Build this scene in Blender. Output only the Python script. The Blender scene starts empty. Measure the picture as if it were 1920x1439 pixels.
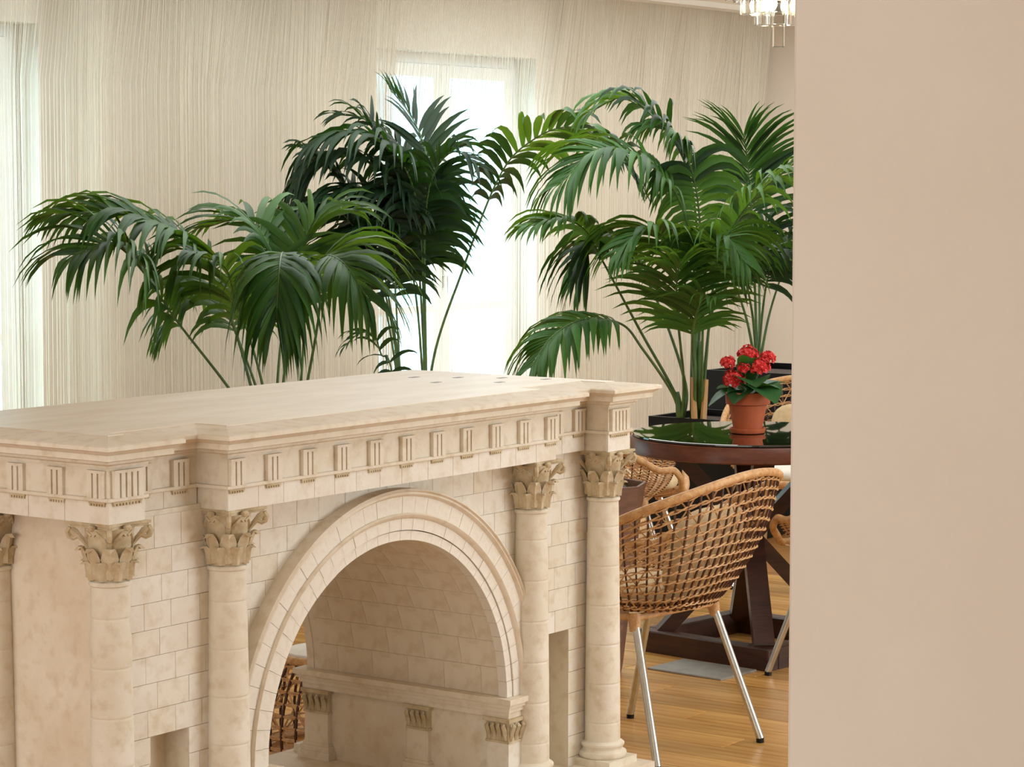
import bpy, bmesh, math, random
from mathutils import Vector, Matrix
random.seed(11)
R = math.radians
SC = bpy.context.scene
COL = SC.collection

# ------------------------------------------------------------------ camera
F_PX, CAM_H, YAW = 4620.0, 1.62, R(35.8)
PITCH = math.atan(375 / F_PX)
cam_d = bpy.data.cameras.new('camera'); cam = bpy.data.objects.new('camera', cam_d); COL.objects.link(cam)
cam.location = (0, 0, CAM_H)
cam.rotation_euler = (R(90) - PITCH, 0, YAW - R(90))
cam_d.sensor_width = 36; cam_d.lens = 36 * F_PX / 1920; cam_d.clip_end = 200
SC.camera = cam

# ------------------------------------------------------------------ world, lights, exposure
w = bpy.data.worlds.new('sky'); SC.world = w; w.use_nodes = True
bg = w.node_tree.nodes['Background']; bg.inputs[0].default_value = (0.78, 0.93, 1.0, 1); bg.inputs[1].default_value = 6.5
def area(name, loc, rot, sx, sy, power, col, spread=180):
    l = bpy.data.lights.new(name, 'AREA'); l.shape = 'RECTANGLE'; l.size = sx; l.size_y = sy
    l.energy = power; l.color = col; l.spread = R(spread)
    o = bpy.data.objects.new(name, l); COL.objects.link(o); o.location = loc; o.rotation_euler = rot
    return o
# added daylight fill behind the photographer, beyond the pillar wall; no windows there
area('south_fill_light', (8.8, -5.9, 1.5), (R(90), 0, R(12)), 8.0, 2.4, 520, (0.84, 0.95, 1.0))
# added fill by the left wall, brightens left-facing stone; no glazing there
area('left_fill_light', (-2.9, 2.6, 1.2), (R(90), 0, R(-90)), 6.0, 2.2, 116, (0.97, 0.985, 0.97))
# added soft panels under the ceiling, standing in for its bounce; no fittings there
area('ceiling_fill_light', (0.0, 3.0, 2.79), (0, 0, 0), 3.6, 5.0, 34, (1.0, 0.99, 0.95))
area('ceiling_fill_light', (6.8, 1.8, 2.79), (0, 0, 0), 4.5, 3.0, 62, (0.92, 0.98, 1.0))
area('ceiling_fill_light', (11.2, 6.6, 2.79), (0, 0, 0), 7.4, 2.6, 175, (0.94, 0.985, 1.0))
SC.view_settings.view_transform = 'Standard'; SC.view_settings.look = 'None'
SC.view_settings.exposure = 0.42; SC.view_settings.gamma = 1.0; SC.view_settings.use_curve_mapping = False

# ------------------------------------------------------------------ helpers
FWD = Vector((math.cos(YAW) * math.cos(PITCH), math.sin(YAW) * math.cos(PITCH), -math.sin(PITCH)))
RGT = Vector((math.sin(YAW), -math.cos(YAW), 0)); UPV = RGT.cross(FWD)
FH = Vector((math.cos(YAW), math.sin(YAW), 0))
def at(px, py, d):                     # place of a photographed point at horizontal distance d (survey of the room)
    r = FWD * F_PX + RGT * (px - 960) - UPV * (py - 719.5)
    return Vector((0, 0, CAM_H)) + r * (d / r.dot(FH))
def srgb(r, g, b):
    f = lambda c: (c / 255) / 12.92 if c / 255 < .04045 else ((c / 255 + .055) / 1.055) ** 2.4
    return (f(r), f(g), f(b), 1)

class MB:
    def __init__(s): s.V = []; s.F = []
    def add(s, vs, fs):
        n = len(s.V); s.V += [tuple(v) for v in vs]; s.F += [tuple(i + n for i in f) for f in fs]; return s
    def box(s, x0, x1, y0, y1, z0, z1):
        return s.add([(x0,y0,z0),(x1,y0,z0),(x1,y1,z0),(x0,y1,z0),(x0,y0,z1),(x1,y0,z1),(x1,y1,z1),(x0,y1,z1)],
                     [(3,2,1,0),(4,5,6,7),(0,1,5,4),(1,2,6,5),(2,3,7,6),(3,0,4,7)])
    def bbox(s, x0, x1, y0, y1, z0, z1, b):      # chamfered box (top and vertical edges)
        ring = lambda e, z: [(x0+e,y0+b+0*e,z),(x0+b,y0+e,z),(x1-b,y0+e,z),(x1-e,y0+b,z),(x1-e,y1-b,z),(x1-b,y1-e,z),(x0+b,y1-e,z),(x0+e,y1-b,z)]
        vs = ring(0,z0)+ring(0,z1-b)+[(min(max(x,x0+b),x1-b) ,min(max(y,y0+b),y1-b),z1) for x,y,_ in ring(0,0)]
        fs = [tuple(range(7,-1,-1)), tuple(range(16,24))]
        for k in (0,8):
            for i in range(8): fs.append((k+i,k+(i+1)%8,k+8+(i+1)%8,k+8+i))
        return s.add(vs, fs)
    def prism_xz(s, poly, y0, y1):               # polygon in XZ, extruded along Y; front faces -Y when poly is CCW seen from -Y
        n = len(poly)
        vs = [(x,y0,z) for x,z in poly] + [(x,y1,z) for x,z in poly]
        fs = [tuple(range(n)), tuple(range(2*n-1,n-1,-1))] + [((i+1)%n,i,n+i,n+(i+1)%n) for i in range(n)]
        return s.add(vs, fs)
    def prism_xy(s, poly, z0, z1):
        n = len(poly)
        vs = [(x,y,z0) for x,y in poly] + [(x,y,z1) for x,y in poly]
        fs = [tuple(range(n-1,-1,-1)), tuple(range(n,2*n))] + [(i,(i+1)%n,n+(i+1)%n,n+i) for i in range(n)]
        return s.add(vs, fs)
    def lathe(s, prof, n=24, c=(0,0,0), cap=True):
        vs = []; fs = []
        for r, z in prof:
            for k in range(n):
                a = 2*math.pi*k/n; vs.append((c[0]+r*math.cos(a), c[1]+r*math.sin(a), c[2]+z))
        for j in range(len(prof)-1):
            for k in range(n): fs.append((j*n+k, j*n+(k+1)%n, (j+1)*n+(k+1)%n, (j+1)*n+k))
        if cap:
            fs.append(tuple(range(n-1,-1,-1))); m = (len(prof)-1)*n; fs.append(tuple(range(m, m+n)))
        return s.add(vs, fs)
    def tube(s, pts, r, n=5, closed=False):
        pts = [Vector(p) for p in pts]; m = len(pts); rr = r if isinstance(r, (list, tuple)) else [r]*m
        vs = []; fs = []; u = None
        for i, p in enumerate(pts):
            a = pts[(i-1) % m] if (closed or i > 0) else p
            b = pts[(i+1) % m] if (closed or i < m-1) else p
            t = (b-a); t = t.normalized() if t.length > 1e-9 else Vector((0,0,1))
            if u is None: u = t.orthogonal().normalized()
            u = u - t*u.dot(t); u = u.normalized() if u.length > 1e-6 else t.orthogonal().normalized()
            v = t.cross(u)
            for k in range(n):
                q = 2*math.pi*k/n; vs.append(p + (u*math.cos(q)+v*math.sin(q))*rr[i])
        for i in range(m if closed else m-1):
            j = (i+1) % m
            for k in range(n): fs.append((i*n+k, i*n+(k+1)%n, j*n+(k+1)%n, j*n+k))
        if not closed: fs += [tuple(range(n-1,-1,-1)), tuple(range((m-1)*n, m*n))]
        return s.add(vs, fs)
    def beam(s, p, q, wdt, dep, side=None):      # rectangular bar from p to q
        p = Vector(p); q = Vector(q); t = (q-p).normalized()
        u = Vector(side) if side else Vector((0,0,1))
        u = (u - t*u.dot(t)).normalized(); v = t.cross(u)
        vs = [c + u*(a*wdt/2) + v*(b*dep/2) for c in (p,q) for a,b in ((-1,-1),(1,-1),(1,1),(-1,1))]
        return s.add(vs, [(3,2,1,0),(4,5,6,7),(0,1,5,4),(1,2,6,5),(2,3,7,6),(3,0,4,7)])
    def mesh(s, name, mat, org=(0,0,0), smooth=False, angle=None):
        me = bpy.data.meshes.new(name)
        me.from_pydata([(x-org[0], y-org[1], z-org[2]) for x,y,z in s.V], [], s.F)
        me.materials.append(mat); me.validate(); me.update()
        if smooth:
            for p in me.polygons: p.use_smooth = True
            if angle: me.set_sharp_from_angle(angle=R(angle))
        return me
    def build(s, name, mat, parent=None, org=(0,0,0), smooth=False, angle=None):
        return link(name, s.mesh(name, mat, org, smooth, angle), parent)

def link(name, me, parent=None):
    o = bpy.data.objects.new(name, me); COL.objects.link(o)
    if parent: o.parent = parent
    return o
def tag(o, label=None, cat=None, group=None, kind=None):
    if label: o['label'] = label
    if cat: o['category'] = cat
    if group: o['group'] = group
    if kind: o['kind'] = kind
    return o
def thing(name, label, cat, loc=(0,0,0), rz=0, group=None):
    o = link(name, None); o.location = loc; o.rotation_euler = (0,0,rz); return tag(o, label, cat, group)
def copy_tree(o, parent=None):
    c = o.copy(); COL.objects.link(c); c.parent = parent
    for ch in o.children[:]: copy_tree(ch, c)
    return c
def catmull(P, n):
    P = [Vector(p) for p in P]; Q = [P[0]*2-P[1]] + P + [P[-1]*2-P[-2]]; out = []
    for i in range(1, len(Q)-2):
        for k in range(n):
            t = k/n; a,b,c,d = Q[i-1],Q[i],Q[i+1],Q[i+2]
            out.append(0.5*((2*b)+(c-a)*t+(2*a-5*b+4*c-d)*t*t+(3*b-a-3*c+d)*t*t*t))
    return out + [P[-1]]

# ------------------------------------------------------------------ materials
def nmat(name):
    m = bpy.data.materials.new(name); m.use_nodes = True; nt = m.node_tree
    return m, nt, nt.nodes['Principled BSDF']
def pmat(name, c1, c2=None, rough=.6, scale=8, stretch=(1,1,1), bump=0, bscale=60, metal=0, spec=.5, lo=.35, hi=.65, coord='Object', fine=None):
    m, nt, b = nmat(name); N = nt.nodes; L = nt.links
    b.inputs['Roughness'].default_value = rough; b.inputs['Metallic'].default_value = metal
    b.inputs['Specular IOR Level'].default_value = spec
    b.inputs['Base Color'].default_value = c1
    if c2 or bump:
        tc = N.new('ShaderNodeTexCoord'); mp = N.new('ShaderNodeMapping'); mp.inputs['Scale'].default_value = stretch
        L.new(tc.outputs[coord], mp.inputs[0])
    if c2:
        no = N.new('ShaderNodeTexNoise'); no.inputs['Scale'].default_value = scale; no.inputs['Detail'].default_value = 6
        no.inputs['Roughness'].default_value = .62
        rp = N.new('ShaderNodeValToRGB'); rp.color_ramp.elements[0].position = lo; rp.color_ramp.elements[1].position = hi
        rp.color_ramp.elements[0].color = c1; rp.color_ramp.elements[1].color = c2
        L.new(mp.outputs[0], no.inputs['Vector']); L.new(no.outputs['Fac'], rp.inputs[0])
        out = rp.outputs[0]
        if fine:                                  # sparse second layer of specks and veins
            n2 = N.new('ShaderNodeTexNoise'); n2.inputs['Scale'].default_value = scale*6; n2.inputs['Detail'].default_value = 4
            r2 = N.new('ShaderNodeValToRGB'); r2.color_ramp.elements[0].position = .5; r2.color_ramp.elements[1].position = .78
            r2.color_ramp.elements[0].color = (0,0,0,1); r2.color_ramp.elements[1].color = (.8,.8,.8,1)
            mx = N.new('ShaderNodeMix'); mx.data_type = 'RGBA'; mx.inputs['B'].default_value = fine
            L.new(mp.outputs[0], n2.inputs['Vector']); L.new(n2.outputs['Fac'], r2.inputs[0])
            L.new(r2.outputs[0], mx.inputs['Factor']); L.new(out, mx.inputs['A']); out = mx.outputs['Result']
        L.new(out, b.inputs['Base Color'])
    if bump:
        nb = N.new('ShaderNodeTexNoise'); nb.inputs['Scale'].default_value = bscale; nb.inputs['Detail'].default_value = 5
        bp = N.new('ShaderNodeBump'); bp.inputs['Strength'].default_value = bump; bp.inputs['Distance'].default_value = .004
        L.new(mp.outputs[0], nb.inputs['Vector']); L.new(nb.outputs['Fac'], bp.inputs['Height']); L.new(bp.outputs[0], b.inputs['Normal'])
    return m

STONE  = pmat('cream_stone', srgb(228,219,203), srgb(216,203,181), .62, 5, bump=.25, bscale=90, spec=.4, fine=srgb(200,180,150))
STONE2 = pmat('pale_stone', srgb(230,223,211), srgb(220,209,191), .6, 6, bump=.2, bscale=90, spec=.4, fine=srgb(206,190,164))
STONEW = pmat('warm_stone', srgb(228,216,198), srgb(216,200,176), .68, 5, bump=.25, bscale=80, spec=.35, fine=srgb(202,182,152))
STONET = pmat('smooth_top_stone', srgb(226,214,194), srgb(212,196,170), .34, 4, stretch=(1,4,1), bump=.08, bscale=60, spec=.5)
STONEC = pmat('carved_stone', srgb(206,190,160), srgb(178,156,120), .75, 26, bump=.4, bscale=120, spec=.3)
WALLM  = pmat('cream_wall_paint', srgb(222,216,205), srgb(216,209,197), .8, 3, bump=.05, bscale=40)
PILLARM= pmat('beige_wall_paint', srgb(208,199,187), srgb(204,194,181), .75, 2, bump=.05, bscale=60)
CEILM  = pmat('white_ceiling_paint', srgb(236,239,236), srgb(232,234,230), .9, 3)
WHITEM = pmat('white_window_lacquer', srgb(240,242,240), srgb(234,236,234), .35, 5)
STRAPM = pmat('dark_wood', srgb(74,42,28), srgb(52,28,19), .38, 6, stretch=(1,1,8), bump=.1, bscale=30)
RIMM   = pmat('red_brown_wood', srgb(112,60,38), srgb(84,42,27), .3, 5, stretch=(3,3,14), bump=.05, bscale=30)
BLACKM = pmat('black_lacquer', srgb(7,8,8), srgb(11,12,12), .42, 8, spec=.25)
TERRA  = pmat('terracotta', srgb(190,98,58), srgb(172,82,46), .75, 9, bump=.2, bscale=60)
SOIL   = pmat('potting_soil', srgb(44,32,24), srgb(70,52,38), .95, 60, bump=.8, bscale=80)
ALU    = pmat('brushed_aluminium', srgb(205,207,205), srgb(190,192,190), .28, 30, metal=1)
RATTAN = pmat('rattan_strand', srgb(214,172,122), srgb(184,134,84), .5, 40, bump=.2, bscale=200)
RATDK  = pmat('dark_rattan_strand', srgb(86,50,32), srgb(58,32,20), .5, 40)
RATROLL= pmat('wrapped_rattan_rim', srgb(212,168,116), srgb(182,132,82), .5, 60, bump=.5, bscale=160)
CUSHM  = pmat('beige_cushion_cloth', srgb(206,184,146), srgb(192,168,128), .9, 30, bump=.2, bscale=300)
CUSHW  = pmat('white_cushion_cloth', srgb(238,236,228), srgb(228,226,216), .9, 30, bump=.2, bscale=300)
STAKE  = pmat('dry_palm_husk', srgb(206,168,118), srgb(160,118,74), .8, 14, stretch=(1,1,.2))
STEMM  = pmat('green_stem', srgb(74,104,44), srgb(52,80,34), .45, 10)
FLOWER = pmat('red_petal', srgb(226,52,50), srgb(204,32,40), .5, 60)
PETAL2 = pmat('pink_petal_heart', srgb(240,150,130), srgb(232,120,110), .5, 60)
SLABM  = pmat('grey_floor_plate', srgb(150,146,136), srgb(132,127,116), .45, 20, bump=.1)
BRASS  = pmat('brass', srgb(190,160,95), None, .3, metal=1)
PLANTERW = pmat('brown_planter_wood', srgb(124,88,66), srgb(98,66,48), .55, 6, stretch=(2,2,12), bump=.1)
FACADE = pmat('pale_street_facade', srgb(214,226,230), srgb(204,218,224), .9, 2)
FACADE2 = pmat('blue_grey_facade', srgb(150,178,184), srgb(140,168,176), .9, 2)
PAVING = pmat('pale_street_paving', srgb(176,192,194), srgb(164,180,184), .9, 3)

def leafmat(name, c1, c2, back):
    m, nt, b = nmat(name); N = nt.nodes; L = nt.links
    b.inputs['Roughness'].default_value = .5; b.inputs['Specular IOR Level'].default_value = .3
    oi = N.new('ShaderNodeObjectInfo'); mx = N.new('ShaderNodeMix'); mx.data_type = 'RGBA'
    mx.inputs['A'].default_value = c1; mx.inputs['B'].default_value = c2
    L.new(oi.outputs['Random'], mx.inputs['Factor']); L.new(mx.outputs['Result'], b.inputs['Base Color'])
    tr = N.new('ShaderNodeBsdfTranslucent'); tr.inputs[0].default_value = back
    ms = N.new('ShaderNodeMixShader'); ms.inputs[0].default_value = .22
    L.new(b.outputs[0], ms.inputs[1]); L.new(tr.outputs[0], ms.inputs[2]); L.new(ms.outputs[0], N['Material Output'].inputs[0])
    return m
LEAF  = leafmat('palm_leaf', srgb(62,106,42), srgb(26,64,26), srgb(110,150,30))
LEAFD = leafmat('dark_palm_leaf', srgb(28,56,28), srgb(14,36,18), srgb(60,100,24))  # backlit shade put into the leaf green; other dark foliage shares it
LEAFK = leafmat('succulent_leaf', srgb(52,104,54), srgb(34,82,42), srgb(90,140,40))

def stringmat():
    m, nt, b = nmat('white_curtain_string'); N = nt.nodes; L = nt.links
    b.inputs['Base Color'].default_value = srgb(238,234,224); b.inputs['Roughness'].default_value = .6
    tr = N.new('ShaderNodeBsdfTranslucent'); tr.inputs[0].default_value = srgb(240,238,230)
    ms = N.new('ShaderNodeMixShader'); ms.inputs[0].default_value = .55
    L.new(b.outputs[0], ms.inputs[1]); L.new(tr.outputs[0], ms.inputs[2]); L.new(ms.outputs[0], N['Material Output'].inputs[0])
    return m
STRINGM = stringmat()
def panemat():
    m, nt, b = nmat('window_glass'); N = nt.nodes; L = nt.links
    t = N.new('ShaderNodeBsdfTransparent'); t.inputs[0].default_value = (.93,.98,.98,1)
    g = N.new('ShaderNodeBsdfGlossy'); g.inputs['Roughness'].default_value = .02
    ms = N.new('ShaderNodeMixShader'); ms.inputs[0].default_value = .06
    L.new(t.outputs[0], ms.inputs[1]); L.new(g.outputs[0], ms.inputs[2]); L.new(ms.outputs[0], N['Material Output'].inputs[0])
    return m
PANEM = panemat()
def crystalmat():
    m, nt, b = nmat('cut_crystal'); b.inputs['Base Color'].default_value = (1,.985,.95,1); b.inputs['Roughness'].default_value = .04
    b.inputs['Transmission Weight'].default_value = 1.0; b.inputs['IOR'].default_value = 1.45
    return m
CRYSTAL = crystalmat()
def glasstop():
    m, nt, b = nmat('black_glass'); b.inputs['Base Color'].default_value = (.006,.007,.007,1); b.inputs['Roughness'].default_value = .02
    b.inputs['Specular IOR Level'].default_value = .9; b.inputs['Coat Weight'].default_value = .6; b.inputs['Coat Roughness'].default_value = .01
    return m
BGLASS = glasstop()
def bulbmat():
    m, nt, b = nmat('glowing_bulb'); b.inputs['Emission Color'].default_value = (1,.82,.5,1); b.inputs['Emission Strength'].default_value = 60
    return m
BULB = bulbmat()
def plankmat():
    m, nt, b = nmat('oiled_wood_plank'); N = nt.nodes; L = nt.links
    b.inputs['Roughness'].default_value = .27
    oi = N.new('ShaderNodeObjectInfo'); tc = N.new('ShaderNodeTexCoord'); mp = N.new('ShaderNodeMapping')
    mp.inputs['Scale'].default_value = (30, 2.5, 1); L.new(tc.outputs['Object'], mp.inputs[0])
    ad = N.new('ShaderNodeVectorMath'); ad.operation = 'ADD'; L.new(mp.outputs[0], ad.inputs[0]); L.new(oi.outputs['Location'], ad.inputs[1])
    no = N.new('ShaderNodeTexNoise'); no.inputs['Scale'].default_value = 1.0; no.inputs['Detail'].default_value = 7; L.new(ad.outputs[0], no.inputs['Vector'])
    rp = N.new('ShaderNodeValToRGB'); e = rp.color_ramp.elements
    e[0].position = .3; e[0].color = srgb(186,130,62); e[1].position = .7; e[1].color = srgb(232,182,106); L.new(no.outputs['Fac'], rp.inputs[0])
    mr = N.new('ShaderNodeMapRange'); mr.inputs[3].default_value = .72; mr.inputs[4].default_value = 1.18; L.new(oi.outputs['Random'], mr.inputs[0])
    mx = N.new('ShaderNodeVectorMath'); mx.operation = 'SCALE'; L.new(rp.outputs[0], mx.inputs[0]); L.new(mr.outputs[0], mx.inputs['Scale'])
    L.new(mx.outputs[0], b.inputs['Base Color'])
    return m
PLANKM = plankmat()
FLOORM = pmat('wood_floor', srgb(200,146,84), srgb(176,122,66), .3, 4, stretch=(20,2,1))

# ------------------------------------------------------------------ room shell
WY = 8.8; ZC = 2.82; XR = 15.15
WIN = ((6.76, 8.32), (10.9, 12.45)); WZ = 2.385; WZ0 = 0.12; REV = .24
fl = MB().box(-3, XR+.2, -6.4, WY+.3, -.06, -.004).build('floor', FLOORM); tag(fl, kind='structure')
pw, pl = .135, 1.15
pm = MB().bbox(0, pw-.0022, 0, pl-.0022, -.004, 0, .0012).mesh('floor_plank', PLANKM)
npl = 0
for i in range(26):
    y = 2.3 - (i*0.43 % pl)
    for j in range(7):
        if npl >= 300: break
        o = link('floor_plank', pm, fl); o.location = (5.35+i*pw, y+j*pl, 0); npl += 1
tag(MB().box(-3, XR+.2, -6.4, WY+.3, ZC, ZC+.1).build('ceiling', CEILM), kind='structure')
m = MB(); xs = [-3, WIN[0][0], WIN[0][1], WIN[1][0], WIN[1][1], XR]
for a, b in ((0,1),(2,3),(4,5)): m.box(xs[a], xs[b], WY, WY+REV, 0, ZC)
for a, b in ((1,2),(3,4)): m.box(xs[a], xs[b], WY, WY+REV, WZ, ZC); m.box(xs[a], xs[b], WY, WY+REV, 0, WZ0)
tag(m.build('wall_back', WALLM), kind='structure')
tag(MB().box(XR, XR+.2, -6.4, WY+REV, 0, ZC).build('wall_right', PILLARM), kind='structure')
tag(MB().box(-3.2, -3, -6.4, WY+REV, 0, ZC).build('wall_left', WALLM), kind='structure')
tag(MB().box(-3.2, XR+.2, -6.4, -6.2, 0, ZC).build('wall_front', WALLM), kind='structure')
# pillar wall in the foreground
pe = at(1480, 700, 3.2)
pil = MB().bbox(pe.x, pe.x+.24, -6, pe.y, 0, ZC, .006).build('wall_foreground', PILLARM); tag(pil, kind='structure')
# curtain track with its shadow gap
tr = MB().box(6.3, XR-.2, WY-.24, WY-.19, ZC-.035, ZC).build('trim_1', CEILM); tag(tr, kind='structure')

def window(name, x0, x1):
    y0 = WY+REV-.085; y1 = WY+REV-.01; f = .06
    root = MB().box(x0,x0+f,y0,y1,WZ0,WZ).box(x1-f,x1,y0,y1,WZ0,WZ).box(x0+f,x1-f,y0,y1,WZ-f,WZ).box(x0+f,x1-f,y0,y1,WZ0,WZ0+f).build(name, WHITEM)
    tag(root, kind='structure')
    xm = (x0+x1)/2; s = .075
    for a, b in ((x0+f+.004, xm-.002), (xm+.002, x1-f-.004)):
        z0 = WZ0+f+.004; z1 = WZ-f-.004; ya, yb = y0-.018, y0+.045
        sh = MB().box(a,a+s,ya,yb,z0,z1).box(b-s,b,ya,yb,z0,z1).box(a+s,b-s,ya,yb,z1-s,z1).box(a+s,b-s,ya,yb,z0,z0+.14).box(a+s,b-s,ya,yb,.86,.90).build('casement', WHITEM, root)
        MB().box(a+s,b-s,y0+.010,y0+.016,z0+.14,.86).build('pane', PANEM, sh)
        MB().box(a+s,b-s,y0+.010,y0+.016,.90,z1-s).build('pane', PANEM, sh)
    MB().box(xm-.012,xm+.012,y0-.03,y0-.018,1.0,1.14).tube([(xm,y0-.03,1.07),(xm,y0-.055,1.07),(xm,y0-.06,.97)],.008,6).build('handle', ALU, root)
    return root
window('window_1', *WIN[0]); window('window_2', *WIN[1])
# the street outside: paving, a low balcony wall and a pale facade opposite
tag(MB().box(-4, 40, WY+REV, 40, -.3, -.1).build('street_paving', PAVING), kind='structure')
st = tag(MB().box(2, 40, 20, 21, -.1, 6.4).build('street_facade', FACADE2), kind='structure')
wm = MB().box(-.75,.75,-.06,.02,-.9,.9).mesh('facade_window', FACADE)
for k in range(12):
    for z in (1.15, 4.3):
        o = link('facade_window', wm, st); o.location = (6+k*2.8, 20, z)
bal = thing('balcony_railing', 'pale grey railing outside the window behind the palms', 'railing', (11.7, 9.75, -.1))
b0 = (11.7, 9.75, -.1)
MB().box(9.6,14.2,9.72,9.78,1.02,1.07).build('top_rail', FACADE, bal, b0)
MB().box(9.6,14.2,9.73,9.77,.0,.04).build('bottom_rail', FACADE, bal, b0)
MB().box(9.6,9.64,9.73,9.77,-.1,1.02).box(14.16,14.2,9.73,9.77,-.1,1.02).build('post', FACADE, bal, b0)
bm_ = MB().box(-.008,.008,-.008,.008,.04-b0[2],1.02-b0[2]).mesh('baluster', FACADE)
for k in range(38):
    o = link('baluster', bm_, bal); o.location = (9.7+k*.118-b0[0], 0, 0)

# string curtain: one hanging of thousands of threads
m = MB(); x = 6.35
rnd = random.Random(5)
while x < XR-.16:
    fold = math.sin(x*9.0+1.3*math.sin(x*2.3))*.5+.5
    win = any(a-.03 < x < b+.02 for a, b in WIN)
    y = WY-.10-.075*fold+rnd.uniform(-.012,.012)
    wd = rnd.choice((.0016,.002,.0026,.0034)); 
    lean = rnd.gauss(0,.004) + .010*math.sin(x*5.1)
    pts = []
    for k in range(5):
        t = k/4; pts.append((x+lean*t*t+rnd.gauss(0,.0012), y+(WY-.215-y)*max(0,1-t*9), ZC-.01-t*(ZC-.05)))
    m.tube(pts, wd*.62, 3)
    x += (rnd.uniform(.005,.013) if win else rnd.uniform(.0014,.0052)) * (1.5 if fold < .25 else 1)
m.box(6.3, XR-.16, WY-.222, WY-.212, ZC-.05, ZC-.012)
cur = m.build('string_curtain', STRINGM)
tag(cur, 'white string curtain hanging along the whole window wall', 'curtain', kind='stuff')

# ------------------------------------------------------------------ the stone arch model
XC, RA, ZS = 4.457, .447, .342                 # centre, clear radius and springing height of the archway
A0 = (4.43, 3.87, 0)
arch = thing('arch_model', 'large cream stone scale model of a Roman triumphal arch with carved columns', 'model', A0)
def part(mb, name, mat, parent=None, smooth=False, angle=None): return mb.build(name, mat, parent or arch, A0, smooth, angle)
YF, YR = 3.578, 4.195; XL, XRR = 3.60, 5.295; ZB, ZA = .105, .932
NICHE = ((3.667,3.783),(5.094,5.206)); NZ = .468
def arc(r, n, a0=180, a1=0, cx=XC, cz=ZS): return [(cx+r*math.cos(R(a0+(a1-a0)*k/n)), cz+r*math.sin(R(a0+(a1-a0)*k/n))) for k in range(n+1)]
RW = RA+.012
poly = [(XL,ZB),(NICHE[0][0],ZB),(NICHE[0][0],NZ),(NICHE[0][1],NZ),(NICHE[0][1],ZB),(XC-RW,ZB)] + arc(RW,40) + \
       [(XC+RW,ZB),(NICHE[1][0],ZB),(NICHE[1][0],NZ),(NICHE[1][1],NZ),(NICHE[1][1],ZB),(XRR,ZB),(XRR,ZA+.01),(XL,ZA+.01)]
part(MB().prism_xz(poly, YF, 3.645), 'front_wall', STONE)
poly = [(XL,ZB),(XC-RW,ZB)] + arc(RW,40) + [(XC+RW,ZB),(XRR,ZB),(XRR,ZA+.01),(XL,ZA+.01)]
part(MB().prism_xz(poly, 3.645, YR), 'core_wall', STONEW)
# coursed blocks of the front, each with its own edges
RH = .0565; rows = []
z = NZ
while z > ZB: z -= RH
while z < ZA-.004:
    rows.append((max(z, ZB), min(z+RH, ZA))); z += RH
if rows[-1][1]-rows[-1][0] < .03: t_ = rows.pop(); rows[-1] = (rows[-1][0], t_[1])
rb = random.Random(3); g = .0006; TH = .0028
def block(x0, x1, z0, z1, lim=None, side=0):
    """one face block; lim: outer radius of the archivolt it is cut to, side -1 left / +1 right of the arch"""
    x0 += g; x1 -= g; z0 += g; z1 -= g
    if x1-x0 < .006 or z1-z0 < .006: return
    yj = YF-TH-rb.uniform(0,.0006)
    if not lim:
        poly = [(x0,z0),(x1,z0),(x1,z1),(x0,z1)]
    else:
        ed = []
        for k in range(6):
            zz = z0+(z1-z0)*k/5; dz = zz-ZS
            h = math.sqrt(max(lim*lim-dz*dz,0)) if dz < lim else 0
            ed.append((XC+side*h, zz))
        if side < 0:
            if max(min(e[0],x1) for e in ed) - x0 < .008: return
            poly = [(x0,z0)] + [(max(min(e[0],x1),x0),e[1]) for e in ed] + [(x0,z1)]
        else:
            if x1 - min(max(e[0],x0) for e in ed) < .008: return
            poly = [(x1,z1)] + [(min(max(e[0],x0),x1),e[1]) for e in reversed(ed)] + [(x1,z0)]
        q = []
        for p_ in poly:
            if not q or (abs(p_[0]-q[-1][0])+abs(p_[1]-q[-1][1])) > 1e-5: q.append(p_)
        if abs(q[0][0]-q[-1][0])+abs(q[0][1]-q[-1][1]) < 1e-5: q.pop()
        if len(q) < 3: return
        poly = q
    part(MB().prism_xz(poly, yj, YF+.001), 'stone_block', STONE2 if rb.random() < .6 else STONE)
def course(xa, xb, z0, z1, wid, off, **k):
    x = xa - off
    while x < xb:
        w_ = wid*rb.uniform(.85,1.15); a, b = max(x,xa), min(x+w_,xb)
        if b-a > .012: block(a, b, z0, z1, **k)
        x += w_
RO = RA+.122
for i, (z0, z1) in enumerate(rows):
    off = (i % 2)*.045
    for s, (xa, xb, na, nb) in ((0,(XL+.01,3.86,*NICHE[0])),(1,(5.02,XRR,*NICHE[1]))):
        if z1 <= NZ+.001:
            course(xa, na, z0, z1, .09, off); course(nb, xb, z0, z1, .09, off)
        else: course(xa, xb, z0, z1, .088, off)
    course(3.89, XC, z0, z1, .085, off, lim=RO-.01, side=-1)
    course(XC, 4.985, z0, z1, .085, off, lim=RO-.01, side=1)
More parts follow.
